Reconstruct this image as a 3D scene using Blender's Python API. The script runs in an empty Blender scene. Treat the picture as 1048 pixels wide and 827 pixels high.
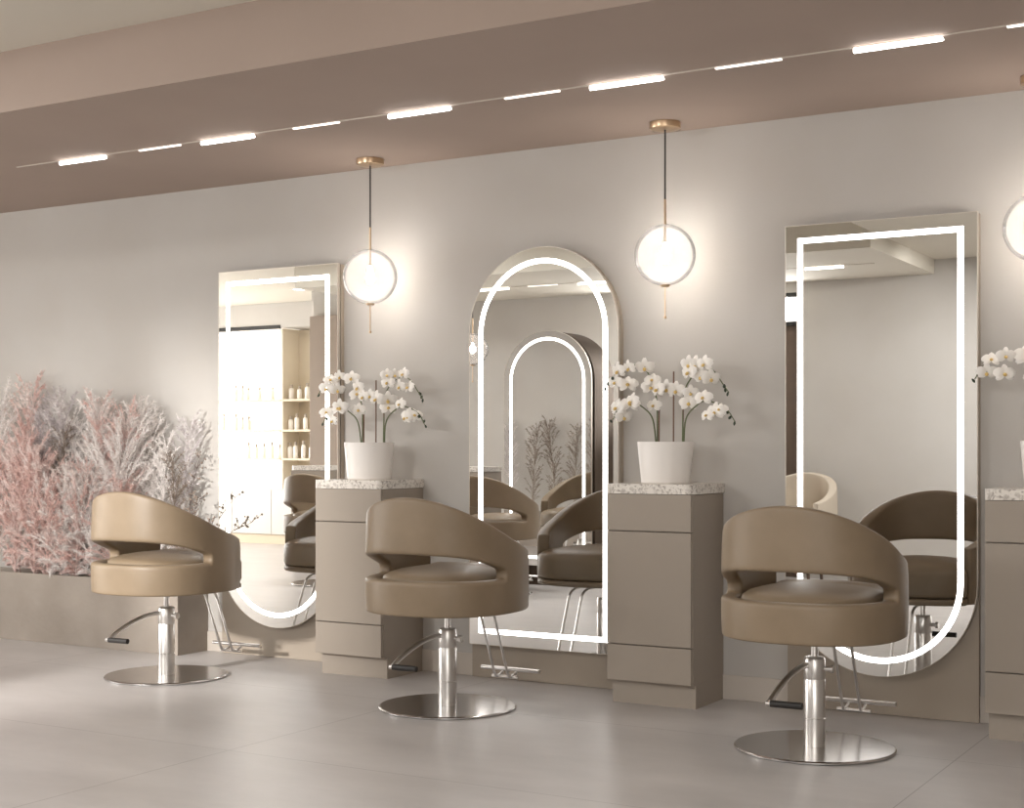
import bpy, bmesh, math, random
from mathutils import Vector, Matrix
PI = math.pi
rnd = random.Random(7)
SC = bpy.context.scene
COL = SC.collection

# ------------------------------------------------------------------ materials
def lin(c):
    c = c / 255.0
    return c / 12.92 if c <= 0.04045 else ((c + 0.055) / 1.055) ** 2.4
def rgb(r, g, b):
    return (lin(r), lin(g), lin(b), 1.0)
def mat(name, col, rough=0.5, metal=0.0, noise=None, bump=0.0, bscale=60.0, emis=None, es=0.0, spec=0.5, trans=0.0):
    m = bpy.data.materials.new(name); m.use_nodes = True
    nt = m.node_tree; b = nt.nodes['Principled BSDF']
    b.inputs['Base Color'].default_value = col
    b.inputs['Roughness'].default_value = rough
    b.inputs['Metallic'].default_value = metal
    b.inputs['Specular IOR Level'].default_value = spec
    if emis:
        b.inputs['Emission Color'].default_value = emis
        b.inputs['Emission Strength'].default_value = es
    if noise or bump:
        tc = nt.nodes.new('ShaderNodeTexCoord')
    if noise:                                  # (other colour, scale, low, high)
        n = nt.nodes.new('ShaderNodeTexNoise'); n.inputs['Scale'].default_value = noise[1]; n.inputs['Detail'].default_value = 8
        r = nt.nodes.new('ShaderNodeValToRGB')
        r.color_ramp.elements[0].position = noise[2]; r.color_ramp.elements[0].color = col
        r.color_ramp.elements[1].position = noise[3]; r.color_ramp.elements[1].color = noise[0]
        nt.links.new(tc.outputs['Object'], n.inputs['Vector'])
        nt.links.new(n.outputs['Fac'], r.inputs['Fac'])
        nt.links.new(r.outputs['Color'], b.inputs['Base Color'])
    if bump:
        n2 = nt.nodes.new('ShaderNodeTexNoise'); n2.inputs['Scale'].default_value = bscale; n2.inputs['Detail'].default_value = 6
        bp = nt.nodes.new('ShaderNodeBump'); bp.inputs['Strength'].default_value = bump; bp.inputs['Distance'].default_value = 0.01
        nt.links.new(tc.outputs['Object'], n2.inputs['Vector'])
        nt.links.new(n2.outputs['Fac'], bp.inputs['Height'])
        nt.links.new(bp.outputs['Normal'], b.inputs['Normal'])
    return m
M = {}
M['wall'] = mat('wall_paint', rgb(190, 186, 181), 0.85, noise=(rgb(186, 181, 175), 2.0, .35, .65), bump=.05, bscale=90)
M['ceil_low'] = mat('soffit_paint', rgb(170, 153, 142), 0.9, noise=(rgb(166, 149, 138), 1.5, .35, .65))
M['ceil_up'] = mat('upper_ceiling_paint', rgb(214, 208, 196), 0.9)
M['base'] = mat('baseboard_paint', rgb(196, 187, 177), 0.6)
M['cab'] = mat('cabinet_lacquer', rgb(156, 145, 133), 0.55, bump=.04, bscale=220)
M['cab_dark'] = mat('cabinet_gap', rgb(70, 60, 52), 0.8)
M['panel'] = mat('mirror_backing', rgb(160, 148, 134), 0.55)
M['bronze'] = mat('champagne_edge', rgb(200, 191, 180), 0.35, .5)
M['brass'] = mat('brushed_brass', rgb(206, 180, 150), 0.28, 1.0)
M['mirror'] = mat('silvered_mirror', (.9, .9, .89, 1), 0.0, 1.0)
M['led'] = mat('frosted_led_strip', rgb(255, 250, 244), .5, emis=(1, .98, .95, 1), es=5.0)
M['lampbar'] = mat('linear_lamp', rgb(255, 250, 244), .5, emis=(1, .97, .94, 1), es=7.0)
M['lampthin'] = mat('thin_linear_lamp', rgb(255, 250, 244), .5, emis=(1, .95, .89, 1), es=1.6)
M['rail'] = mat('track_rail', rgb(200, 190, 180), .4)
M['bulb'] = mat('warm_bulb', rgb(255, 245, 230), .5, emis=(1, .9, .78, 1), es=14.0)
M['cable'] = mat('dark_cable', rgb(60, 55, 52), .6)
M['leather'] = mat('taupe_leather', rgb(136, 119, 98), .42, noise=(rgb(129, 112, 91), 6, .35, .65), bump=.12, bscale=300, spec=.4)
M['tan'] = mat('pale_leather', rgb(190, 178, 162), .5, bump=.1, bscale=300)
M['steel'] = mat('polished_steel', rgb(222, 219, 216), .3, 1.0)
M['disc'] = mat('brushed_steel_disc', rgb(205, 202, 200), .2, 1.0)
M['black'] = mat('black_rubber', rgb(35, 32, 30), .55)
M['pot'] = mat('white_ceramic', rgb(236, 231, 226), .45)
M['soil'] = mat('dark_soil', rgb(52, 42, 34), .95, noise=(rgb(86, 72, 58), 60, .4, .6))
M['stem'] = mat('green_stem', rgb(96, 104, 70), .6)
M['stake'] = mat('brown_stake', rgb(120, 92, 76), .7)
M['petal'] = mat('white_petal', rgb(240, 236, 230), .55)
M['lip'] = mat('yellow_lip', rgb(214, 182, 110), .5)
M['bud'] = mat('dark_bud', rgb(44, 56, 40), .5)
M['pink'] = mat('pink_plume', rgb(232, 204, 197), .9, noise=(rgb(246, 236, 232), 9, .45, .62))
M['white'] = mat('white_plume', rgb(244, 239, 236), .9)
M['grey'] = mat('grey_plume', rgb(206, 198, 199), .9, noise=(rgb(236, 230, 228), 9, .45, .62))
M['twig'] = mat('dark_twig', rgb(96, 78, 74), .9)
M['twigtip'] = mat('dry_sage_plume', rgb(150, 136, 124), .9)
M['planter'] = mat('planter_stone', rgb(160, 150, 140), .8, noise=(rgb(140, 130, 120), 3.0, .35, .7), bump=.1, bscale=40)
M['wood'] = mat('pale_wood', rgb(205, 190, 166), .5)
M['cream'] = mat('cream_lacquer', rgb(226, 216, 198), .6)
M['white_lacq'] = mat('white_lacquer', rgb(200, 196, 190), .5)
M['backlit'] = mat('backlit_panel', rgb(255, 252, 248), .6, emis=(1, .975, .94, 1), es=2.2)
M['bottle'] = mat('white_bottle', rgb(235, 230, 222), .3)
M['bottle_cap'] = mat('bottle_cap', rgb(170, 160, 148), .4)
M['door'] = mat('dark_brown_door', rgb(92, 76, 64), .5)
M['black_trim'] = mat('black_trim', rgb(28, 26, 25), .5)
M['pane'] = mat('daylit_pane', rgb(255, 255, 252), .3, emis=(1, .97, .93, 1), es=2.0)
M['slab'] = mat('station_slab', rgb(84, 73, 64), 1.0, spec=.05)
M['slab_pale'] = mat('greige_wall_panel', rgb(158, 144, 132), .7)

def marble():
    m = mat('speckled_marble', rgb(222, 216, 208), .3)
    nt = m.node_tree; b = nt.nodes['Principled BSDF']
    tc = nt.nodes.new('ShaderNodeTexCoord')
    n = nt.nodes.new('ShaderNodeTexNoise'); n.inputs['Scale'].default_value = 38; n.inputs['Detail'].default_value = 6
    n.inputs['Distortion'].default_value = 1.6
    r = nt.nodes.new('ShaderNodeValToRGB'); e = r.color_ramp.elements
    e[0].position = .34; e[0].color = rgb(160, 150, 141)
    e[1].position = .52; e[1].color = rgb(228, 222, 214)
    nt.links.new(tc.outputs['Object'], n.inputs['Vector']); nt.links.new(n.outputs['Fac'], r.inputs['Fac'])
    nt.links.new(r.outputs['Color'], b.inputs['Base Color'])
    return m
M['marble'] = marble()

def floor_mat():
    m = mat('concrete_floor_tile', rgb(150, 142, 137), .38)
    nt = m.node_tree; b = nt.nodes['Principled BSDF']
    tc = nt.nodes.new('ShaderNodeTexCoord')
    mp = nt.nodes.new('ShaderNodeMapping'); mp.inputs['Scale'].default_value = (1, 2.2, 1)
    n = nt.nodes.new('ShaderNodeTexNoise'); n.inputs['Scale'].default_value = 1.6; n.inputs['Detail'].default_value = 9; n.inputs['Roughness'].default_value = .62
    r = nt.nodes.new('ShaderNodeValToRGB'); e = r.color_ramp.elements
    e[0].position = .32; e[0].color = rgb(176, 171, 168); e[1].position = .7; e[1].color = rgb(194, 189, 186)
    nt.links.new(tc.outputs['Object'], mp.inputs['Vector']); nt.links.new(mp.outputs['Vector'], n.inputs['Vector']); nt.links.new(n.outputs['Fac'], r.inputs['Fac'])
    # joints every 1.2 m in x and 1.2 m in y
    sx = nt.nodes.new('ShaderNodeSeparateXYZ'); nt.links.new(tc.outputs['Object'], sx.inputs[0])
    def joint(out, off, step, w):
        a = nt.nodes.new('ShaderNodeMath'); a.operation = 'ADD'; a.inputs[1].default_value = off + 60 * step
        nt.links.new(out, a.inputs[0])
        mo = nt.nodes.new('ShaderNodeMath'); mo.operation = 'MODULO'; mo.inputs[1].default_value = step; nt.links.new(a.outputs[0], mo.inputs[0])
        l = nt.nodes.new('ShaderNodeMath'); l.operation = 'LESS_THAN'; l.inputs[1].default_value = w; nt.links.new(mo.outputs[0], l.inputs[0])
        return l.outputs[0]
    jx = joint(sx.outputs['X'], 1.272, 2.4, .0045); jy = joint(sx.outputs['Y'], 2.0, 1.2, .004)
    mx = nt.nodes.new('ShaderNodeMath'); mx.operation = 'MAXIMUM'; nt.links.new(jx, mx.inputs[0]); nt.links.new(jy, mx.inputs[1])
    mix = nt.nodes.new('ShaderNodeMix'); mix.data_type = 'RGBA'
    sc_ = nt.nodes.new('ShaderNodeMath'); sc_.operation = 'MULTIPLY'; sc_.inputs[1].default_value = .5; nt.links.new(mx.outputs[0], sc_.inputs[0])
    nt.links.new(sc_.outputs[0], mix.inputs[0]); nt.links.new(r.outputs['Color'], mix.inputs[6]); mix.inputs[7].default_value = rgb(90, 82, 76)
    nt.links.new(mix.outputs[2], b.inputs['Base Color'])
    rr = nt.nodes.new('ShaderNodeMapRange'); rr.inputs[3].default_value = .30; rr.inputs[4].default_value = .46
    nt.links.new(n.outputs['Fac'], rr.inputs[0]); nt.links.new(rr.outputs[0], b.inputs['Roughness'])
    return m
M['floor'] = floor_mat()

def globe_mat():
    m = bpy.data.materials.new('smoky_globe_glass'); m.use_nodes = True
    nt = m.node_tree; nt.nodes.clear()
    out = nt.nodes.new('ShaderNodeOutputMaterial')
    tr = nt.nodes.new('ShaderNodeBsdfTransparent'); tr.inputs[0].default_value = (.86, .84, .82, 1)
    tl = nt.nodes.new('ShaderNodeBsdfTranslucent'); tl.inputs[0].default_value = (.20, .189, .18, 1)
    di = nt.nodes.new('ShaderNodeBsdfDiffuse'); di.inputs[0].default_value = (.47, .445, .425, 1)
    gl = nt.nodes.new('ShaderNodeBsdfGlossy'); gl.inputs['Roughness'].default_value = .08
    a = nt.nodes.new('ShaderNodeMixShader'); a.inputs[0].default_value = .5
    nt.links.new(tl.outputs[0], a.inputs[1]); nt.links.new(di.outputs[0], a.inputs[2])
    lw = nt.nodes.new('ShaderNodeLayerWeight'); lw.inputs['Blend'].default_value = .35
    mr = nt.nodes.new('ShaderNodeMapRange'); mr.inputs[3].default_value = .42; mr.inputs[4].default_value = .55
    nt.links.new(lw.outputs['Facing'], mr.inputs[0])
    b = nt.nodes.new('ShaderNodeMixShader'); nt.links.new(mr.outputs[0], b.inputs[0])
    nt.links.new(tr.outputs[0], b.inputs[1]); nt.links.new(a.outputs[0], b.inputs[2])
    fr = nt.nodes.new('ShaderNodeFresnel'); fr.inputs[0].default_value = 1.12
    c = nt.nodes.new('ShaderNodeMixShader'); nt.links.new(fr.outputs[0], c.inputs[0])
    nt.links.new(b.outputs[0], c.inputs[1]); nt.links.new(gl.outputs[0], c.inputs[2])
    nt.links.new(c.outputs[0], out.inputs[0])
    return m
M['globe'] = globe_mat()

# ------------------------------------------------------------------ helpers
def link(name, bm, m, parent=None, smooth=False, mods=None):
    me = bpy.data.meshes.new(name)
    bmesh.ops.recalc_face_normals(bm, faces=bm.faces)
    bm.to_mesh(me); bm.free()
    o = bpy.data.objects.new(name, me); COL.objects.link(o)
    ms = m if isinstance(m, (list, tuple)) else [m]
    for x in ms: me.materials.append(x)
    if smooth:
        for p in me.polygons: p.use_smooth = True
        if name not in ('shell', 'tub_shell', 'seat_cushion', 'seat_base', 'flower'): me.set_sharp_from_angle(angle=math.radians(32))
    if parent: o.parent = parent
    return o
def empty(name, loc, label, cat, group=None, rz=0):
    o = bpy.data.objects.new(name, None); COL.objects.link(o); o.empty_display_size = .1
    o.location = loc; o.rotation_euler = (0, 0, rz); tag(o, label, cat, group); return o
def tag(o, label, cat, group=None):
    o['label'] = label; o['category'] = cat
    if group: o['group'] = group
    return o
def tree_copy(o, parent=None):
    c = o.copy(); COL.objects.link(c); c.parent = parent
    for ch in list(o.children): tree_copy(ch, c)
    return c
def box(bm, x0, x1, y0, y1, z0, z1, bev=0.0):
    vs = [bm.verts.new(p) for p in [(x0,y0,z0),(x1,y0,z0),(x1,y1,z0),(x0,y1,z0),(x0,y0,z1),(x1,y0,z1),(x1,y1,z1),(x0,y1,z1)]]
    fs = [bm.faces.new([vs[i] for i in f]) for f in [(3,2,1,0),(4,5,6,7),(0,1,5,4),(1,2,6,5),(2,3,7,6),(3,0,4,7)]]
    if bev > 0:
        es = list({e for f in fs for e in f.edges})
        bmesh.ops.bevel(bm, geom=es, offset=bev, segments=2, affect='EDGES', profile=.6)
    return bm
def bx(*a, **k):
    return box(bmesh.new(), *a, **k)
def structure(name, bm, m):
    o = link(name, bm, m); o['kind'] = 'structure'; return o
def tube(bm, pts, r, n=10, cap=True, r2=None):
    pts = [Vector(p) for p in pts]; rings = []
    N = len(pts)
    prev = None
    for i, p in enumerate(pts):
        t = (pts[min(i+1, N-1)] - pts[max(i-1, 0)]).normalized()
        if prev is None:
            a = t.orthogonal().normalized()
        else:
            a = (prev - t * prev.dot(t)).normalized()
        prev = a; b = t.cross(a)
        rr = r if r2 is None else r + (r2 - r) * i / (N - 1)
        rings.append([bm.verts.new(p + (a*math.cos(2*PI*k/n) + b*math.sin(2*PI*k/n))*rr) for k in range(n)])
    for i in range(N-1):
        for k in range(n):
            bm.faces.new([rings[i][k], rings[i][(k+1)%n], rings[i+1][(k+1)%n], rings[i+1][k]])
    if cap:
        bm.faces.new(rings[0]); bm.faces.new(rings[-1])
    return bm
def lathe(bm, prof, n=48, cx=0, cy=0):
    rings = []
    for r, z in prof:
        if r < 1e-6: rings.append([bm.verts.new((cx, cy, z))])
        else: rings.append([bm.verts.new((cx + r*math.cos(2*PI*k/n), cy + r*math.sin(2*PI*k/n), z)) for k in range(n)])
    for i in range(len(rings)-1):
        A, B = rings[i], rings[i+1]
        for k in range(n):
            a0, a1 = A[k % len(A)], A[(k+1) % len(A)]
            b0, b1 = B[k % len(B)], B[(k+1) % len(B)]
            v = []
            for q in (a0, a1, b1, b0):
                if q not in v: v.append(q)
            if len(v) > 2: bm.faces.new(v)
    return bm
def loft(bm, loops, cap=True):
    R = [[bm.verts.new(p) for p in L] for L in loops]
    n = len(R[0])
    for i in range(len(R)-1):
        for k in range(n):
            bm.faces.new([R[i][k], R[i][(k+1)%n], R[i+1][(k+1)%n], R[i+1][k]])
    if cap: bm.faces.new(R[0]); bm.faces.new(R[-1])
    return bm
def bez(p0, p1, p2, p3, n=12):
    p0, p1, p2, p3 = map(Vector, (p0, p1, p2, p3)); out = []
    for i in range(n+1):
        t = i/n; out.append(p0*(1-t)**3 + p1*3*t*(1-t)**2 + p2*3*t*t*(1-t) + p3*t**3)
    return out
def smooth_path(pts, sub=5):
    pts = [Vector(p) for p in pts]; out = []
    P = [pts[0]*2 - pts[1]] + pts + [pts[-1]*2 - pts[-2]]
    for i in range(1, len(P)-2):
        a, b, c, d = P[i-1], P[i], P[i+1], P[i+2]
        for k in range(sub):
            t = k/sub
            out.append(.5*((2*b) + (c-a)*t + (2*a-5*b+4*c-d)*t*t + (3*b-a-3*c+d)*t**3))
    out.append(pts[-1]); return out

# ------------------------------------------------------------------ room
ZL, ZU = 2.60, 2.864
structure('floor', bx(-13.1, 3.1, -8.6, .1, -.1, 0), M['floor'])
structure('wall_mirror_side', bx(-13.1, 3.1, 0, .12, 0, ZU), M['wall'])
structure('ceiling', bx(-13.1, 3.1, -8.6, .12, ZU, ZU+.1), M['ceil_up'])
structure('trim_1', bx(-13.1, 3.1, -1.84, 0, ZL, ZU), M['ceil_low'])        # dropped soffit over the mirrors
structure('trim_2', bx(-8.4, -3.07, -6.2, -4.36, ZL, ZU), M['ceil_up'])     # dropped soffit across the room
structure('trim_3', bx(-3.07, 3.1, -8.6, -2.9, 2.72, ZU), M['ceil_up'])     # slightly lower ceiling field by the entrance
structure('trim_4', bx(-9.625, -8.75, -6.2, -6.13, 0, 2.54), M['slab_pale'])
structure('baseboard_mirror_side', bx(-5.585, 3, -.010, 0, 0, .11, bev=.003), M['base'])
# the wall across the room, with a doorway and its transom
bm = bmesh.new()
box(bm, -9.63, -6.02, -6.32, -6.2, 0, ZU); box(bm, -4.27, -1.0, -6.32, -6.2, 0, ZU); box(bm, -6.02, -4.27, -6.32, -6.2, 2.51, ZU)
structure('wall_opposite', bm, M['wall'])
d = structure('door_1', bx(-6.02, -4.27, -6.28, -6.23, 0, 2.22), M['door'])
hd = link('door_handle', tube(bmesh.new(), [(-4.5, -6.19, .9), (-4.5, -6.19, 1.3)], .012), M['steel'], d)
w = structure('window_1', bx(-6.02, -4.27, -6.3, -6.2, 2.22, 2.255), M['black_trim'])
link('window_frame', bx(-6.02, -4.27, -6.3, -6.2, 2.475, 2.51), M['black_trim'], w)
link('window_pane', bx(-6.02, -4.27, -6.27, -6.26, 2.255, 2.475), M['pane'], w)
structure('wall_return', bx(-1.12, -1.0, -8.6, -6.32, 0, ZU), M['wall'])
bm = bmesh.new(); box(bm, -1.0, 3.1, -8.6, -8.5, 0, .15); box(bm, -1.0, 3.1, -8.6, -8.5, 2.6, ZU)
structure('wall_front', bm, M['wall'])
w = structure('fill_window_2', bx(-1.0, 3.0, -8.58, -8.56, .15, 2.6), M['pane'])  # unseen glazing behind the camera, added as a source of fill
bm = bmesh.new()
for x in (-1.0, .33, 1.66, 2.96): box(bm, x, x+.04, -8.55, -8.49, .15, 2.6)
link('window_frame', bm, M['black_trim'], w)
structure('wall_right', bx(3.0, 3.12, -8.6, 0, 0, ZU), M['wall'])
bm = bmesh.new()
box(bm, -13.1, -13.0, -8.6, -7.0, 0, ZU); box(bm, -13.1, -13.0, -2.6, 0, 0, ZU); box(bm, -13.1, -13.0, -7.0, -2.6, 2.45, ZU)
structure('wall_left', bm, M['wall'])
w = structure('window_3', bx(-13.09, -13.07, -7.0, -2.6, .02, 2.45), M['pane'])
bm = bmesh.new()
for y in (-7.0, -5.55, -4.1, -2.64): box(bm, -13.06, -13.0, y, y+.04, .02, 2.45)
link('window_frame', bm, M['black_trim'], w)
structure('wall_shelf_side', bx(-13.1, -9.63, -8.6, -7.75, 0, ZU), M['wall'])
structure('wall_niche_side', bx(-9.75, -9.63, -7.75, -6.32, 0, ZU), M['wall'])

# ------------------------------------------------------------------ retail display (seen in the left mirror)
disp = empty('display_shelf', (-11.5, -7.4, 0), 'tall backlit product shelving with cream niche, reflected in the left mirror', 'shelving')
disp.rotation_euler = (0, 0, 0)
def dlink(name, bm, m, par=disp):
    bmesh.ops.translate(bm, verts=bm.verts, vec=(11.5, 7.4, 0))
    return link(name, bm, m, par)
dlink('backlit_panel', bx(-13.0, -11.03, -7.70, -7.68, .66, 2.56), M['backlit'])
dlink('niche_back', bx(-11.03, -10.55, -7.72, -7.68, .66, 2.56), M['cream'])
dlink('header', bx(-13.0, -9.75, -7.74, -7.35, 2.57, ZU-.002), M['wall'])
dlink('header_dark_trim', bx(-13.0, -11.03, -7.36, -7.34, 2.555, 2.60), M['black_trim'])  # dark strip along the header's lower edge
dlink('niche_side', bx(-11.05, -11.02, -7.68, -7.38, .66, 2.56), M['cream'])
dlink('end_jamb', bx(-10.56, -10.44, -7.72, -7.33, .10, 2.56), M['white_lacq'])
dlink('plinth', bx(-13.0, -10.44, -7.70, -7.37, 0, .11), M['wood'])
for i in range(4):
    x0 = -13.0 + i*.61
    dlink('cupboard_door', bx(x0+.003, x0+.607, -7.38, -7.35, .115, .64, bev=.002), M['white_lacq'])
dlink('cupboard_body', bx(-13.0, -10.56, -7.70, -7.385, .11, .655), M['white_lacq'])
SH = (1.02, 1.36, 1.72)
for z in SH:
    dlink('shelf_board', bx(-13.0, -11.05, -7.68, -7.37, z-.025, z), M['wood'])
    dlink('niche_shelf', bx(-11.02, -10.56, -7.68, -7.37, z-.025, z), M['wood'])
def bottle_bm(r, h):
    return lathe(bmesh.new(), [(0, 0), (r, 0), (r, h*.68), (r*.85, h*.74), (r*.35, h*.78), (r*.35, h*.80), (0, h*.80)], 14)
rows = [(SH[2], [-11.95,-11.82,-11.72,-11.63,-11.45,-11.25], [-10.96,-10.84,-10.72,-10.62], 'top'),
        (SH[1], [-12.02,-11.82,-11.72,-11.62], [-10.97,-10.88,-10.75,-10.65], 'middle'),
        (SH[0], [-11.62,-11.5,-11.38,-11.26,-11.14], [-10.98,-10.9,-10.78,-10.66], 'lowest')]
ordn = ['first', 'second', 'third', 'fourth', 'fifth', 'sixth']
for z, xa, xb, nm in rows:
    for part, xs in (('backlit', xa), ('cream niche', xb)):
        for i, x in enumerate(xs):
            h = rnd.uniform(.15, .21); r = rnd.uniform(.026, .034)
            b = link('product_bottle', bottle_bm(r, h), M['bottle'], None, True)
            b.location = (x, -7.47, z)
            tag(b, '%s white bottle from the left on the %s %s shelf, in the left mirror' % (ordn[i], nm, part), 'bottle', 'bottles on the %s %s shelf' % (nm, part))
            link('cap', lathe(bmesh.new(), [(0, h*.80), (r*.5, h*.80), (r*.5, h), (0, h)], 12), M['bottle_cap'], b)

# ------------------------------------------------------------------ wall mirrors
def outline(w, z0, z1, top_round, bot_round, inset=0.0, n=28):
    """closed loop in x,z centred at x=0"""
    a = w/2 - inset; R = w/2; pts = []
    zt, zb = z1 - inset, z0 + inset
    if bot_round:
        cz = z0 + R
        for k in range(n+1):
            t = PI + PI*k/n; pts.append((a*math.cos(t), cz + a*math.sin(t)))
    else: pts += [(-a, zb), (a, zb)]
    if top_round:
        cz = z1 - R
        for k in range(n+1):
            t = PI*k/n; pts.append((a*math.cos(t), cz + a*math.sin(t)))
    else: pts += [(a, zt), (-a, zt)]
    return pts
def plate(outl, y0, y1):
    bm = bmesh.new(); A = [bm.verts.new((x, y0, z)) for x, z in outl]; B = [bm.verts.new((x, y1, z)) for x, z in outl]
    n = len(A)
    bm.faces.new(A); bm.faces.new(B)
    for i in range(n): bm.faces.new([A[i], A[(i+1)%n], B[(i+1)%n], B[i]])
    return bm
def ringplate(o1, o2, y0, y1):
    bm = bmesh.new(); n = len(o1)
    L = [[bm.verts.new((x, y, z)) for x, z in o] for o in (o1, o2) for y in (y0, y1)]
    a, b, c, d_ = L
    for i in range(n):
        j = (i+1) % n
        for p, q in ((a, b), (b, d_), (d_, c), (c, a)):
            bm.faces.new([p[i], p[j], q[j], q[i]])
    return bm
Z0, Z1, MW = .165, 2.112, .826
def wall_mirror(x, y, tr, br, label, sgn=-1, panel=True, depth_panel=None):
    t = empty('wall_mirror', (x, y, 0), label, 'mirror', 'lit salon mirrors', 0 if sgn < 0 else PI)
    if panel:
        pr = outline(MW, 0.0, Z1-.003, tr, False, .0015)
        link('backing_panel', plate(pr, -.030, -.001), M['panel'], t)
    o0 = outline(MW, Z0, Z1, tr, br); o1 = outline(MW, Z0, Z1, tr, br, .0028)
    # the glass with its thin frame stands off the panel on a smaller spacer
    sp = outline(MW, Z0, Z1, tr, br, .03)
    link('spacer', plate(sp, -.040, -.030), M['cab_dark'], t)
    link('frame', ringplate(o0, o1, -.060, -.040), M['bronze'], t)
    link('mirror_glass', plate(o1, -.0585, -.0405), M['mirror'], t)
    s0 = outline(MW, Z0, Z1, tr, br, .057); s1 = outline(MW, Z0, Z1, tr, br, .081)
    link('light_strip', ringplate(s0, s1, -.0600, -.0586), M['led'], t)
    return t
wall_mirror(-5.045, 0, False, True, 'tall lit mirror with rounded bottom beside the plume planter')
wall_mirror(-3.405, 0, True, False, 'arched lit mirror with square bottom, between the two cabinets')
wall_mirror(-1.765, 0, False, True, 'tall lit mirror with rounded bottom at the right, nearest the viewer')

# island station across the room (seen in the arched mirror)
SX = -5.785
pr = outline(MW, 0, Z1-.003, True, False, .0)
sl = link('arched_station', plate(pr, -4.80, -4.462), M['slab'])
for v in sl.data.vertices: v.co.x += SX
tag(sl, 'dark arched freestanding station block reflected in the arched mirror', 'partition')
wall_mirror(SX, -4.46, True, False, 'smaller lit arch mirror seen only as a reflection in the arched mirror', 1, False)

# ------------------------------------------------------------------ cabinets
def cabinet(xc, label, glabel, y=0, rz=0):
    t = empty('drawer_cabinet', (xc, y, 0), label, 'cabinet', 'drawer cabinets with marble tops', rz)
    hw = .2015
    link('cabinet_body', bx(-hw, hw-.002, -.348, -.002, .105, .934), M['cab'], t)
    link('plinth', bx(-hw, hw-.001, -.32, -.002, 0, .105), M['cab'], t)
    for z0, z1, nm in ((.108, .266, 'drawer'), (.271, .768, 'cabinet_door'), (.773, .934, 'drawer')):
        link(nm, bx(-hw-.004, hw-.004, -.370, -.3485, z0, z1, bev=.0015), M['cab'], t)
    # marble top with rounded front corners
    pts = []; a, r = hw+.004, .045; f = -.372
    pts += [(-a, -.002), (-a, f+.004), (-a+.004, f)]
    for k in range(9):
        q = -PI/2 + PI/2*k/8; pts.append((a-r + r*math.cos(q), f+r + r*math.sin(q)))
    pts.append((a, -.002))
    bm = bmesh.new(); L = [[(x, yy, z) for x, yy in pts] for z in (.936, .979)]
    loft(bm, L)
    mt = link('marble_top', bm, M['marble'], t)
    return t
cabinet(-4.33, 'greige drawer cabinet with marble top beside the left mirror', '')
cabinet(-2.69, 'greige drawer cabinet with marble top between the arched and right mirrors', '')
cabinet(-1.05, 'greige drawer cabinet cut off by the right picture edge', '')
cabinet(-6.66, 'greige cabinet across the room beside the reflected arch station', '', -4.80, PI)
cabinet(-8.30, 'greige cabinet across the room seen low in the left mirror', '', -4.80, PI)

# ------------------------------------------------------------------ salon chair
def sup(al, a, b, n=2.45):
    s, c = math.sin(al), -math.cos(al)
    r = (abs(s/a)**n + abs(c/b)**n) ** (-1/n)
    return Vector((r*s, r*c))
def interp(tab, v):
    for (a, p), (b, q) in zip(tab, tab[1:]):
        if v <= b:
            t = (v-a)/(b-a); return p + (q-p)*t
    return tab[-1][1]
TOP = [(0,.932),(10,.929),(20,.920),(30,.906),(40,.886),(50,.861),(60,.834),(75,.793),(90,.755),(105,.725),(120,.700),(135,.680)]
SLT = [(0,.690),(30,.686),(50,.672),(65,.650),(75,.630),(84,.612),(140,.606)]
A_, B_ = .336, .350
AEND = 132
def chair_shell(slot=True):
    bm = bmesh.new()
    al = [-AEND,-AEND+2,-124,-114,-104,-95,-88,-84,-81,-76,-68,-58,-48,-38,-28,-18,-9]
    al = al + [0] + [-x for x in reversed(al)]
    grid = []
    for a in al:
        f = abs(a); zt = interp(TOP, f); zs = interp(SLT, f)
        zs_ = zs; zb = .582
        z = [.430, .438, .50, zb-.02, zb, zs_, zs_+.018, (zs_+zt)/2, zt-.014, zt]
        p0 = sup(math.radians(a), A_, B_)
        col = []
        for j, zz in enumerate(z):
            k = 1.0
            if j >= 8: k = .992
            # slight lean inwards toward the top
            k -= .012*max(0, (zz-.6)/.33)
            if zz < .44: k -= .01
            col.append(bm.verts.new((p0.x*k, p0.y*k, zz)))
        grid.append(col)
    for i in range(len(al)-1):
        mid = (al[i]+al[i+1])/2
        for j in range(9):
            if slot and j == 4 and abs(mid) < 82: continue
            bm.faces.new([grid[i][j], grid[i+1][j], grid[i+1][j+1], grid[i][j+1]])
    return bm
def cushion_outline(z, off, n=72, ins=.070, front=.006):
    L = []
    for k in range(n):
        a = -180 + 360*k/n; f = abs(a)
        t = min(1, max(0, (f-122)/14)); t = t*t*(3-2*t)
        e = ins*(1-t) - front*t + off
        p = sup(math.radians(a), A_-e, B_-e)
        L.append((p.x, p.y, z))
    return L
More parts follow.
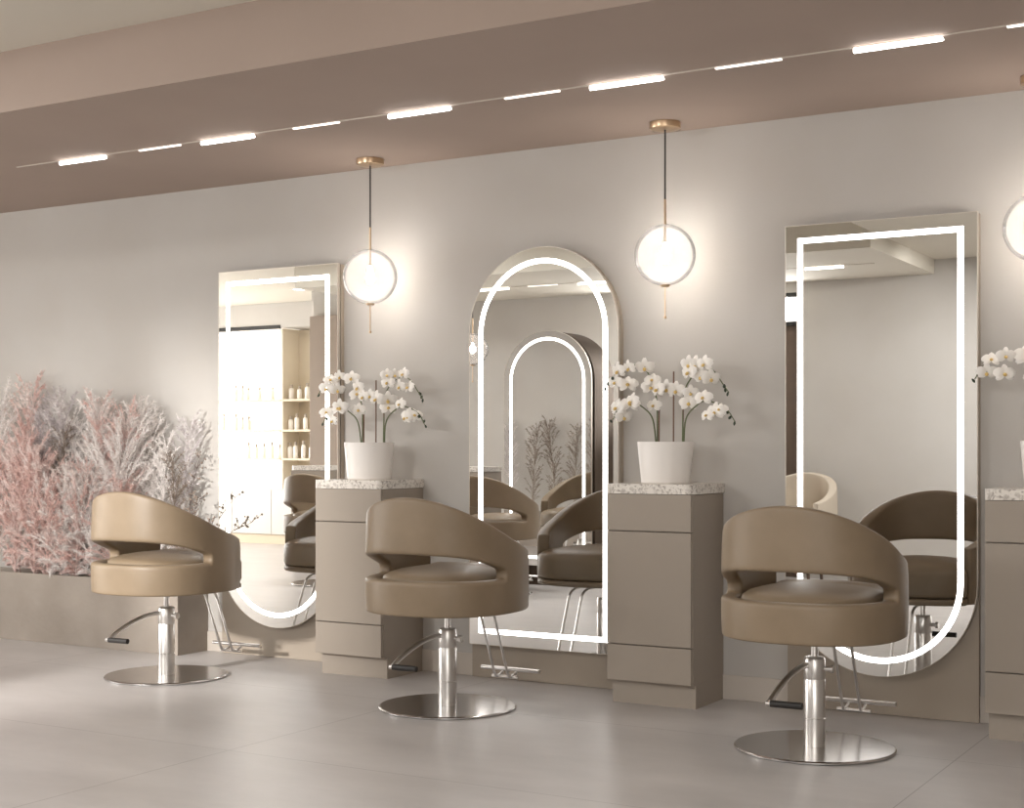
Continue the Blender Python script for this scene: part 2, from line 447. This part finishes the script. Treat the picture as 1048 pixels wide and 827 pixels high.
def make_chair(name, label, m, cat='chair', group='salon chairs'):
    t = empty(name, (0, 0, 0), label, cat, group)
    sh = link('shell', chair_shell(), m, t, True)
    so = sh.modifiers.new('thick', 'SOLIDIFY'); so.thickness = .062; so.offset = -1; so.use_even_offset = False
    ss = sh.modifiers.new('soft', 'SUBSURF'); ss.levels = 2; ss.render_levels = 2
    bm = bmesh.new()
    loft(bm, [cushion_outline(z, o) for z, o in ((.462, .02), (.466, .006), (.48, 0), (.56, 0), (.583, .008), (.598, .03), (.610, .07), (.620, .13), (.626, .2), (.628, .27))])
    link('seat_cushion', bm, m, t, True)
    bm = bmesh.new()
    loft(bm, [cushion_outline(z, o, ins=.055, front=.004) for z, o in ((.428, .012), (.431, .003), (.436, 0), (.452, 0), (.457, .004), (.460, .014))])
    link('seat_base', bm, m, t, True)
    link('seat_plate', bx(-.09, .09, -.09, .12, .408, .430, bev=.003), M['steel'], t)
    bm = bmesh.new()
    lathe(bm, [(0, 0), (.297, 0), (.302, .003), (.302, .008), (.297, .012), (.10, .0122), (.05, .0123), (0, .0124)], 96)
    link('base_disc', bm, M['disc'], t, True)
    bm = bmesh.new()
    lathe(bm, [(.0405, .0118), (.0405, .115), (.0385, .117), (.0385, .119), (.0405, .121), (.0405, .262), (.0395, .264), (.0395, .266), (.0405, .268), (.0405, .340), (.037, .347), (.014, .350), (.0, .350)], 40)
    col = link('column', bm, M['steel'], t, True)
    link('piston', lathe(bmesh.new(), [(0, .345), (.0135, .345), (.0135, .41), (0, .41)], 20), M['steel'], t, True)
    bm = tube(bmesh.new(), [(.038, .0, .305), (.062, .0, .305)], .009); lathe_k = bm
    link('adjust_knob', tube(lathe_k, [(.060, 0, .305), (.074, 0, .305)], .015, 14), M['steel'], t, True)
    # pump pedal: flat curved lever to the rear, rubber sleeve across its end
    pts = bez((-.018, -.030, .318), (-.03, -.13, .325), (-.045, -.28, .265), (-.05, -.345, .222), 14)
    link('pump_lever', tube(bmesh.new(), pts, .011, 10), M['steel'], t, True)
    tipb = tube(bmesh.new(), [(-.062, -.35, .219), (-.02, -.35, .219)], .010, 12)
    tip = link('lever_tip', tipb, M['steel'], t, True)
    link('pedal_sleeve', tube(bmesh.new(), [(-.045, -.35, .219), (-.042, -.35, .219), (.070, -.35, .219), (.073, -.35, .219)], .0125, 14), M['black'], t, True)
    # footrest: two rods down to a crossbar
    for s in (-1, 1):
        pts = bez((s*.036, .10, .418), (s*.036, .30, .418), (s*.036, .315, .41), (s*.036, .335, .37), 8) + \
              bez((s*.036, .345, .35), (s*.036, .40, .22), (s*.036, .44, .13), (s*.036, .455, .095), 8) + \
              bez((s*.036, .46, .085), (s*.036, .47, .068), (s*.036, .50, .066), (s*.036, .535, .085), 6)[1:]
        link('footrest_rod', tube(bmesh.new(), pts, .0065, 10), M['steel'], t, True)
    fb = tube(bmesh.new(), [(-.158, .545, .096), (-.156, .545, .096), (.156, .545, .096), (.158, .545, .096)], .0125, 14)
    for v in fb.verts: v.co.z = .096 + (v.co.z-.096)*.75
    link('footrest_bar', fb, M['steel'], t, True)
    link('footrest_brace', tube(bmesh.new(), [(-.07, .495, .068), (.07, .495, .068)], .007, 10), M['steel'], t, True)
    return t
ch = make_chair('salon_chair', 'taupe leather salon chair before the left mirror, farthest left by the planter', M['leather'])
ch.location = (-5.13, -.805, 0); ch.rotation_euler.z = math.radians(2)
def place(x, y, rz, label):
    c = tree_copy(ch); c.location = (x, y, 0); c.rotation_euler.z = math.radians(rz); c['label'] = label; return c
place(-3.45, -.823, 0, 'taupe leather salon chair before the arched mirror, in the middle')
place(-1.78, -.846, 0, 'taupe leather salon chair before the right mirror, nearest the viewer')
place(-5.85, -3.66, 180, 'salon chair seen from behind in the arched mirror, facing the reflected arch')
place(-7.49, -3.66, 180, 'dark salon chair seen from behind in the left mirror')

# pale tub armchair near the door, seen in the right mirror
ta = empty('tub_armchair', (-4.12, -5.75, 0), 'pale leather tub armchair seen at the left of the right mirror', 'armchair')
sh = link('tub_shell', chair_shell(False), M['tan'], ta, True)
so = sh.modifiers.new('thick', 'SOLIDIFY'); so.thickness = .07; so.offset = -1
ss = sh.modifiers.new('soft', 'SUBSURF'); ss.levels = 2; ss.render_levels = 2
bm = bmesh.new(); loft(bm, [cushion_outline(z, o) for z, o in ((.40, .02), (.41, 0), (.56, 0), (.59, .02), (.605, .08), (.61, .2))])
link('seat_cushion', bm, M['tan'], ta, True)
bm = bmesh.new(); loft(bm, [cushion_outline(z, o, ins=.05) for z, o in ((.16, .05), (.18, .03), (.44, .0))])
link('tub_base', bm, M['tan'], ta, True)
for sx in (-1, 1):
    for sy in (-1, 1):
        link('leg', tube(bmesh.new(), [(sx*.17, sy*.17, 0), (sx*.16, sy*.16, .18)], .012, 10, r2=.018), M['door'], ta, True)

# ------------------------------------------------------------------ pendants
def pendant(x, y, label, zc=2.005, en=24):
    t = empty('pendant_lamp', (x, y, ZL), label, 'lamp', 'glass globe pendants')
    g = zc - ZL
    link('ceiling_canopy', lathe(bmesh.new(), [(0, -.032), (.012, -.034), (.060, -.032), (.069, -.028), (.070, -.024), (.070, -.001), (0, -.001)], 40), M['brass'], t, True)
    link('cable', tube(bmesh.new(), [(0, 0, -.03), (0, 0, -.345)], .0042, 8), M['cable'], t, True)
    link('rod', tube(bmesh.new(), [(0, 0, -.345), (0, 0, g+.055)], .0058, 10), M['brass'], t, True)
    link('bulb', lathe(bmesh.new(), [(0, g-.040), (.011, g-.037), (.017, g-.027), (.0185, g-.005), (.018, g+.022), (.012, g+.038), (.010, g+.055), (0, g+.055)], 20), M['bulb'], t, True)
    R = .1376
    prof = [(max(R*math.sin(PI*k/32), 0 if k in (0, 32) else 1e-4), g - R*math.cos(PI*k/32)) for k in range(33)]
    gl = link('glass_globe', lathe(bmesh.new(), prof, 64), M['globe'], t, True)
    link('bottom_cap', lathe(bmesh.new(), [(0, g-R-.007), (.020, g-R-.006), (.023, g-R+.004), (.0, g-R+.006)], 24), M['brass'], t, True)
    bm = tube(bmesh.new(), [(0, 0, g-R), (0, 0, g-R-.135)], .0030, 8)
    lathe(bm, [(0, g-R-.150), (.006, g-R-.147), (.007, g-R-.142), (.006, g-R-.136), (0, g-R-.134)], 12)
    link('drop_rod', bm, M['brass'], t, True)
    l = bpy.data.lights.new('pendant_light', 'POINT'); l.energy = en; l.color = (1, .95, .89); l.shadow_soft_size = .03
    lo = bpy.data.objects.new('pendant_light', l); COL.objects.link(lo); lo.parent = t; lo.location = (0, 0, g)
    return t
pendant(-4.32, -.20, 'globe pendant lamp above the cabinet beside the left mirror')
pendant(-2.69, -.20, 'globe pendant lamp between the arched and right mirrors')
pendant(-1.085, -.20, 'globe pendant lamp cut off by the right picture edge')
pendant(-6.58, -4.52, 'globe pendant lamp seen at the left edge of the arched mirror', 1.99, 9)

# ------------------------------------------------------------------ ceiling track lights
def track(y, x0, x1, bright, thin, label):
    t = empty('linear_track_light', ((x0+x1)/2, y, ZL), label, 'ceiling light')
    cx = (x0+x1)/2
    link('rail', bx(x0-cx, x1-cx, -.005, .005, -.004, 0), M['rail'], t)
    for a, b in bright:
        link('light_bar', tube(bmesh.new(), [(a-cx, 0, -.014), (a+.004-cx, 0, -.014), (b-.004-cx, 0, -.014), (b-cx, 0, -.012)], .0095, 12), M['lampbar'], t, True)
    for a, b in thin:
        link('thin_light_bar', bx(a-cx, b-cx, -.006, .006, -.010, -.004), M['lampthin'], t)
    return t
br = [(-5.70,-5.38),(-4.745,-4.425),(-3.66,-3.34),(-2.67,-2.35),(-1.59,-1.27),(-.55,-.23)]
th_ = [(-5.15,-4.88),(-4.19,-3.93),(-3.07,-2.81),(-2.13,-1.865),(-1.05,-.79)]
track(-.97, -6.02, 2.0, br, th_, 'thin linear track light with glowing bars on the soffit above the mirrors')
track(-5.25, -8.2, -3.3, [(-6.98,-6.65),(-5.94,-5.62),(-4.9,-4.58),(-3.87,-3.55),(-8.0,-7.7)], [(-6.45,-6.15),(-5.4,-5.1),(-4.35,-4.1)], 'linear track light across the room seen only in mirror reflections')
dl = empty('recessed_downlight', (-9.9, -6.3, ZU), 'round recessed downlight glowing at the top of the left mirror reflection', 'ceiling light')
link('trim_ring', lathe(bmesh.new(), [(.075, -.001), (.095, -.001), (.095, -.008), (.075, -.008), (.075, -.001)], 32), M['white_lacq'], dl)
link('lens', lathe(bmesh.new(), [(0, -.003), (.075, -.003)], 32), M['lampbar'], dl)

# ------------------------------------------------------------------ orchids
def lcl(cx, cz):      # crop measure to metres from the pot rim centre
    return ((cx-325)/4.59*.00479, (470-cz)/4.59*.00438)
def flower_mesh():
    bm = bmesh.new()
    def petal(ang, L, W, lift):
        n = 5; rows = []
        for i in range(n+1):
            t = i/n; w = W*math.sin(PI*(.12+.80*t))**.8; r = .003 + L*t
            z = lift*math.sin(PI*t*.8) - .006*t*t
            c = Vector((math.cos(ang), math.sin(ang))); p = Vector((-c.y, c.x))
            rows.append([bm.verts.new((c.x*r + p.x*w*s, c.y*r + p.y*w*s, z - .005*abs(s)*t)) for s in (-1, 0, 1)])
        for i in range(n):
            for k in range(2): bm.faces.new([rows[i][k], rows[i][k+1], rows[i+1][k+1], rows[i+1][k]])
    for a in (90, 215, 325): petal(math.radians(a), .032, .012, .003)
    for a in (10, 170): petal(math.radians(a), .036, .019, .006)
    return bm
def lip_mesh():
    bm = bmesh.new()
    lathe(bm, [(0, .002), (.005, .004), (.007, .009), (.0045, .014), (0, .016)], 10)
    for v in bm.verts: v.co.y -= .004 + v.co.z*.3
    return bm
fl0 = lp0 = None
flower_pts = [(95,125),(150,120),(225,120),(150,190),(75,175),(290,225),(190,290),(130,310),(155,350),(275,300),(375,235),(335,215),(430,110),
              (465,112),(510,110),(490,170),(535,180),(430,150),(440,240),(435,290),(530,270),(600,325),(550,343),(578,330),(205,278),(262,170),(250,215)]
def orchid(x, y, z, label, seed, rz=0, sc=1.0, full=True):
    global fl0, lp0
    r_ = random.Random(seed)
    t = empty('potted_orchid', (x, y, z), label, 'plant', 'white orchids in white pots', rz); t.scale = (sc, sc, sc)
    H = .187
    link('pot', lathe(bmesh.new(), [(0, 0), (.105, 0), (.109, .004), (.1265, H-.003), (.1255, H), (.122, H), (.119, H-.006), (.117, H-.02), (0, H-.02)], 56), M['pot'], t, True)
    link('soil', lathe(bmesh.new(), [(0, H-.012), (.118, H-.016)], 32), M['soil'], t)
    for px_, h, rr in ((-.034, .155, .0034), (.037, .315, .0036), (.083, .20, .0034)):
        link('stake', tube(bmesh.new(), [(px_, .004, H-.02), (px_+.001, .004, H+h)], rr, 8), M['stake'], t, True)
    paths = [[(-.040,0),(-.046,.16),(-.075,.26),(-.125,.335),(-.20,.352),(-.27,.310),(-.315,.250)],
             [(-.045,0),(-.055,.10),(-.085,.15),(-.14,.175),(-.20,.160),(-.24,.100)],
             [(.083,0),(.086,.20),(.11,.28),(.165,.330),(.225,.315),(.265,.260),(.30,.215)],
             [(.088,0),(.105,.10),(.15,.155),(.22,.18),(.30,.145),(.345,.085)]]
    yo = [.03, -.05, .02, -.04]
    curves = []
    for P, yy in zip(paths, yo):
        if P is paths[1] and not full: continue
        pts = smooth_path([(a + r_.uniform(-.006, .006)*(i > 1), yy*min(1, i/3), H + b - (.02 if i == 0 else 0)) for i, (a, b) in enumerate(P)], 5)
        curves.append(pts)
        link('stem', tube(bmesh.new(), pts, .0038, 7, r2=.0022), M['stem'], t, True)
        for k, back in ((0, 0), (1, 2), (2, 4)):
            p = pts[-1-back]
            bd = lathe(bmesh.new(), [(0, -.011+k*.001), (.004+k*.0012, -.006), (.0058+k*.0012, 0), (.0035, .008), (0, .011)], 8)
            b = link('bud', bd, M['bud'], t, True); b.location = p + Vector((r_.uniform(-.006, .006), r_.uniform(-.008, .008), -.006)); b.rotation_euler = (r_.uniform(-.6, .6), r_.uniform(-.6, .6), 0)
    for i, (cx, cz) in enumerate(flower_pts):
        if not full and cx < 240 and cz > 260: continue
        dx, dz = lcl(cx, cz)
        dx += r_.uniform(-.006, .006); dz += r_.uniform(-.006, .006)
        best = min((p for c in curves for p in c), key=lambda p: (p.x-dx)**2 + (p.z-H-dz)**2)
        yy = best.y - .018 + r_.uniform(-.02, .012)
        if fl0 is None:
            f = link('flower', flower_mesh(), M['petal'], t, True); l = link('flower_lip', lip_mesh(), M['lip'], f, True); fl0, lp0 = f, l
        else:
            f = fl0.copy(); COL.objects.link(f); f.parent = t
            l = lp0.copy(); COL.objects.link(l); l.parent = f
        f.location = (dx, yy, H + dz)
        # local +z is the flower's face: turn it towards -y, then scatter
        f.rotation_euler = (PI/2 + r_.uniform(-.55, .45), 0, r_.uniform(-.6, .8))
        s = r_.uniform(.95, 1.25)*(1.15 if cx == 225 or cx == 375 else 1); f.scale = (s, s, s)
    return t
orchid(-4.33, -.195, .979, 'white orchid in a white pot on the cabinet beside the left mirror', 3, .1)
orchid(-2.69, -.195, .979, 'white orchid in a white pot on the cabinet right of the arched mirror', 5)
orchid(-1.03, -.195, .979, 'white orchid at the right picture edge, mostly cut off', 9, full=False)

# ------------------------------------------------------------------ planter and plumes
PXL = -9.6
pl = empty('stone_planter', (-7.6, -.125, 0), 'long low stone planter against the wall at the left', 'planter')
bm = bmesh.new(); c0 = 7.6; yy = .125
box(bm, PXL+c0, -5.585+c0, -.245+yy, -.225+yy, 0, .40, bev=.002); box(bm, PXL+c0, -5.585+c0, -.022+yy, -.002+yy, 0, .40, bev=.002)
box(bm, -5.605+c0, -5.585+c0, -.225+yy, -.022+yy, 0, .40); box(bm, PXL+c0, PXL+.02+c0, -.225+yy, -.022+yy, 0, .40)
link('planter_box', bm, M['planter'], pl)
link('soil', bx(PXL+.02+c0, -5.605+c0, -.225+yy, -.022+yy, .02, .36), M['soil'], pl)

def plume_mesh(seed, h, spread, dens, hair, lowb=0):
    """material 0 feather, 1 stem"""
    r_ = random.Random(seed); bm = bmesh.new()
    lean = Vector((r_.uniform(-.10, .10), r_.uniform(-.03, .03), 0))
    def stem_pt(t): return Vector((lean.x*t*t, lean.y*t*t, h*t))
    tube(bm, [stem_pt(k/12) for k in range(13)], .0045, 5, r2=.0012)
    for f in bm.faces: f.material_index = 1
    def tri(p, d, L, w):
        n = d.cross(Vector((r_.uniform(-1, 1), r_.uniform(-1, 1), r_.uniform(-1, 1)))); 
        if n.length < 1e-4: return
        n.normalize(); n *= w
        m_ = p + d*L*.55 + Vector((0, 0, -L*.05))
        e_ = p + d*L + Vector((0, 0, -L*.25))
        a, b, c, dd = bm.verts.new(p-n*.5), bm.verts.new(p+n*.5), bm.verts.new(m_+n*.6), bm.verts.new(m_-n*.6)
        ee = bm.verts.new(e_)
        bm.faces.new([a, b, c, dd]); bm.faces.new([dd, c, ee])
    nb = int(dens)
    for i in range(nb):
        t0 = (.02 if lowb else .12) + (.97 if lowb else .86)*(i/nb); p0 = stem_pt(t0)
        az = r_.uniform(0, 2*PI); env = max(0, math.sin(PI*(.10+.80*(1-t0)**.9)))**.7 + lowb*(1-t0)
        L = spread*env*r_.uniform(.65, 1.15) + .03
        out = Vector((math.cos(az), math.sin(az)*.30, 0)); up = r_.uniform(.95, 1.7)
        if lowb and t0 < .35: up *= .25 + t0*1.8; L *= 1.1
        pts = []
        for k in range(7):
            s = k/6; pts.append(p0 + out*L*s*.75 + Vector((0, 0, L*up*s - L*.40*s*s)))
        nf = len(bm.faces)
        for k in range(6):
            q = pts[k+1]-pts[k]; sd = q.cross(Vector((0, 1, .2))).normalized()*.0011
            v = [bm.verts.new(pts[k]-sd), bm.verts.new(pts[k]+sd), bm.verts.new(pts[k+1]+sd*.8), bm.verts.new(pts[k+1]-sd*.8)]
            fc = bm.faces.new(v); fc.material_index = 1
        for k in range(int(hair*L/spread)+6):
            s = r_.random()**.8*6; j = min(5, int(s)); p = pts[j].lerp(pts[j+1], s-j); q = (pts[j+1]-pts[j]).normalized()
            d_ = (q*.8 + Vector((r_.uniform(-1, 1), r_.uniform(-1, 1), r_.uniform(-.6, 1)))*.75).normalized()
            tri(p, d_, r_.uniform(.014, .040), r_.uniform(.0013, .0028))
    for v in bm.verts:
        v.co.y = max(-.085, min(.085, v.co.y))
        if abs(v.co.x) > .012 and v.co.z < .06: v.co.z = .06 + (v.co.z - .06)*.12
    me = bpy.data.meshes.new('plume'); bm.to_mesh(me); bm.free()
    return me
variants = {}
def get_mesh(kind, v):
    key = (kind, v)
    if key not in variants:
        h, sp, dn, hr = {'tall': (.98, .20, 95, 95), 'low': (.60, .19, 90, 100), 'thin': (.88, .14, 60, 45)}[kind]
        variants[key] = plume_mesh(100 + v*7 + len(kind), h, sp, dn, hr, .9 if kind == 'low' else 0)
    return variants[key]
counts = {}
def plume(x, y, topz, kind, v, colr, rz=0, extra=''):
    base = get_mesh(kind, v); me = base.copy(); me.materials.clear()
    cm, cn = {'pink': ('pink', 'pink'), 'white': ('white', 'white'), 'grey': ('grey', 'grey'), 'sage': ('twigtip', 'drab')}[colr]
    me.materials.append(M[cm]); me.materials.append(M['twig'] if colr in ('grey', 'sage') else M[cm if colr == 'white' else 'twigtip'])
    o = bpy.data.objects.new('pampas_plume', me); COL.objects.link(o)
    h = {'tall': .98, 'low': .60, 'thin': .88}[kind]
    s = (topz-.36)/h
    o.location = (x, min(y, -.088), .36); o.scale = (.5+.5*s, 1, s); o.rotation_euler.z = rz
    return o, cn, kind
# front-left to right; (x, y, top z, kind, variant, colour, flip)
PL = [(-7.02,-.09,1.46,'tall',0,'pink',0), (-6.98,-.16,1.02,'low',1,'pink',0), (-6.86,-.08,1.32,'thin',2,'grey',0), (-6.80,-.17,1.10,'low',0,'pink',PI),
      (-6.72,-.08,1.40,'tall',1,'grey',0), (-6.68,-.18,.98,'low',2,'pink',0), (-6.55,-.10,1.30,'tall',2,'white',PI), (-6.56,-.18,.92,'low',3,'white',0),
      (-6.40,-.09,1.37,'tall',3,'white',0), (-6.44,-.18,.95,'low',0,'pink',0), (-6.27,-.08,1.36,'tall',0,'pink',PI), (-6.30,-.18,.90,'low',1,'white',PI),
      (-6.12,-.12,1.30,'tall',2,'pink',0), (-5.96,-.10,1.34,'tall',1,'white',PI), (-6.12,-.18,.88,'low',2,'pink',PI), (-5.84,-.12,1.16,'thin',3,'white',0),
      (-5.73,-.10,1.28,'thin',0,'grey',0), (-5.68,-.15,1.08,'thin',1,'sage',PI), (-7.18,-.14,1.12,'tall',1,'pink',0), (-7.2,-.09,1.42,'tall',2,'white',0),
      (-7.55,-.12,1.40,'thin',2,'sage',0), (-7.80,-.12,1.36,'thin',1,'sage',0), (-8.05,-.12,1.44,'thin',0,'sage',PI), (-8.35,-.12,1.36,'thin',3,'sage',0),
      (-8.65,-.12,1.38,'thin',2,'grey',PI), (-6.62,-.14,1.22,'thin',1,'sage',0), (-6.18,-.15,1.14,'low',3,'white',0)]
made = [plume(*a) + (a,) for a in PL]
big = ['first','second','third','fourth','fifth','sixth','seventh','eighth','ninth','tenth','eleventh']
groups = {}
for o, cn, kd, a in made:
    hid = a[0] < -7.3
    kk = (cn, 'low front' if kd == 'low' else ('thin' if kd == 'thin' else 'tall'), hid)
    groups.setdefault(kk, []).append(o)
for (cn, kn, hid), os_ in groups.items():
    os_.sort(key=lambda o: o.location.x)
    for i, o in enumerate(os_):
        if hid: lab = '%s %s dry plume in the planter beyond the left picture edge, %s from the left' % (kn, cn, big[i])
        elif len(os_) == 1: lab = 'the only %s %s pampas plume in the stone planter' % (kn, cn)
        else: lab = '%s %s pampas plume in the stone planter, %s from the left' % (kn, cn, big[i])
        tag(o, lab, 'pampas grass', 'pampas plumes in the planter')
# bare twigs leaning right over the planter's end
def twig(x, y, tip, label, seed):
    r_ = random.Random(seed); base = Vector((x, y, .36)); tip = Vector(tip)
    bm = bmesh.new(); mid = base.lerp(tip, .5) + Vector((-.05, 0, .10))
    pts = [p - base for p in bez(base, base + Vector((0, 0, .25)), mid, tip, 14)]
    tube(bm, pts, .003, 5, r2=.001)
    tips = []
    for k in range(3, 15):
        for q in range(3):
            d_ = Vector((r_.uniform(-1, 1), r_.uniform(-.4, .4), r_.uniform(-.1, 1))).normalized(); L = r_.uniform(.03, .09)
            tube(bm, [pts[k], pts[k]+d_*L*.5+Vector((0, 0, .004)), pts[k]+d_*L], .0012, 4, r2=.0006); tips.append(pts[k]+d_*L); tips.append(pts[k]+d_*L*.6)
    nf = len(bm.faces)
    for p in tips:
        s = r_.uniform(.004, .008); bmesh.ops.create_icosphere(bm, subdivisions=1, radius=s, matrix=Matrix.Translation(p))
    bm.faces.ensure_lookup_table()
    for f in bm.faces[nf:]: f.material_index = 1
    o = link('dry_branch', bm, [M['twig'], M['twigtip']]); o.location = base
    tag(o, label, 'dry branch', 'bare dry branches at the planter end')
twig(-5.64, -.14, (-5.46, -.20, .86), 'bare dark twig leaning right over the planter end', 1)
twig(-5.67, -.08, (-5.56, -.10, 1.08), 'upright dark twig at the right end of the planter', 2)
twig(-5.66, -.17, (-5.36, -.22, .72), 'lowest bare twig reaching right in front of the left mirror', 3)

# ------------------------------------------------------------------ lights
def area(name, loc, rot, sx, sy, e, col=(1, .997, .99)):
    l = bpy.data.lights.new(name, 'AREA'); l.shape = 'RECTANGLE'; l.size = sx; l.size_y = sy; l.energy = e; l.color = col
    o = bpy.data.objects.new(name, l); COL.objects.link(o); o.location = loc; o.rotation_euler = rot; return o
area('transom_daylight', (-5.145, -6.19, 2.365), (math.radians(78), 0, 0), 1.7, .2, 50)
area('left_window_daylight', (-12.98, -4.8, 1.3), (0, math.radians(-90), 0), 2.2, 4.2, 190)
area('front_fill_light', (1.0, -8.47, 1.4), (math.radians(90), 0, 0), 3.9, 2.4, 30)  # general fill from the added glazing behind the camera
area('ceiling_fill_light', (-7.2, -3.3, ZU-.012), (0, 0, 0), 4.0, .5, 85)  # no fixture: added overhead fill for the floor and room
area('far_wall_fill_light', (-1.45, -4.9, 2.712), (0, 0, 0), 1.2, .8, 85)  # added out of view to brighten the opposite wall
l = bpy.data.lights.new('downlight_beam', 'SPOT'); l.energy = 90; l.spot_size = math.radians(110); l.spot_blend = .6; l.shadow_soft_size = .07; l.color = (1, .93, .85)
o = bpy.data.objects.new('downlight_beam', l); COL.objects.link(o); o.location = (-9.9, -6.3, ZU-.02)
l = bpy.data.lights.new('chair_fill_spot', 'SPOT'); l.energy = 1700; l.spot_size = math.radians(32); l.spot_blend = .9; l.shadow_soft_size = .10; l.color = (1, .97, .93)  # unseen spot added to brighten the left chair, angled after its shadow
o = bpy.data.objects.new('chair_fill_spot', l); COL.objects.link(o); o.location = (-5.2, -6.1, 1.98)
o.rotation_euler = (Vector((-5.62, -.6, .48)) - o.location).to_track_quat('-Z', 'Y').to_euler()
for (p_, q_, e_, a_) in (((-7.4, -4.4, 2.8), (-5.0, -1.9, 0), 620, 36), ((-7.3, -3.4, 2.82), (-6.45, -.15, .75), 150, 42), ((-2.2, -4.7, 2.66), (-3.7, -6.2, 1.35), 75, 85), ((-5.2, -4.9, 2.55), (-6.7, -6.2, 1.35), 60, 85)):  # unseen spots added to brighten left floor, plumes and opposite wall
    l = bpy.data.lights.new('fill_spot', 'SPOT'); l.energy = e_; l.spot_size = math.radians(a_); l.spot_blend = 1; l.shadow_soft_size = .06; l.color = (1, .98, .95)
    o = bpy.data.objects.new('fill_spot', l); COL.objects.link(o); o.location = p_
    o.rotation_euler = (Vector(q_) - o.location).to_track_quat('-Z', 'Y').to_euler()
w = bpy.data.worlds.new('world'); SC.world = w; w.use_nodes = True
w.node_tree.nodes['Background'].inputs[0].default_value = (1, .96, .92, 1); w.node_tree.nodes['Background'].inputs[1].default_value = .5

# ------------------------------------------------------------------ camera
cd = bpy.data.cameras.new('camera'); cam = bpy.data.objects.new('camera', cd); COL.objects.link(cam)
cam.location = (0, -6.144, 1.136); cam.rotation_euler = (PI/2, 0, math.radians(30.4))
cd.sensor_width = 36; cd.lens = 1478/1048*36; cd.shift_y = 45.5/1048; cd.clip_start = .02
SC.camera = cam
SC.view_settings.view_transform = 'Standard'; SC.view_settings.look = 'None'; SC.view_settings.gamma = 1
SC.view_settings.use_curve_mapping = False; SC.view_settings.exposure = 0.0
SC.cycles.max_bounces = 14; SC.cycles.diffuse_bounces = 6; SC.cycles.glossy_bounces = 8; SC.cycles.transparent_max_bounces = 16
SC.cycles.use_denoising = True
SC.cycles.caustics_reflective = False; SC.cycles.caustics_refractive = False
SC.cycles.sample_clamp_indirect = 6
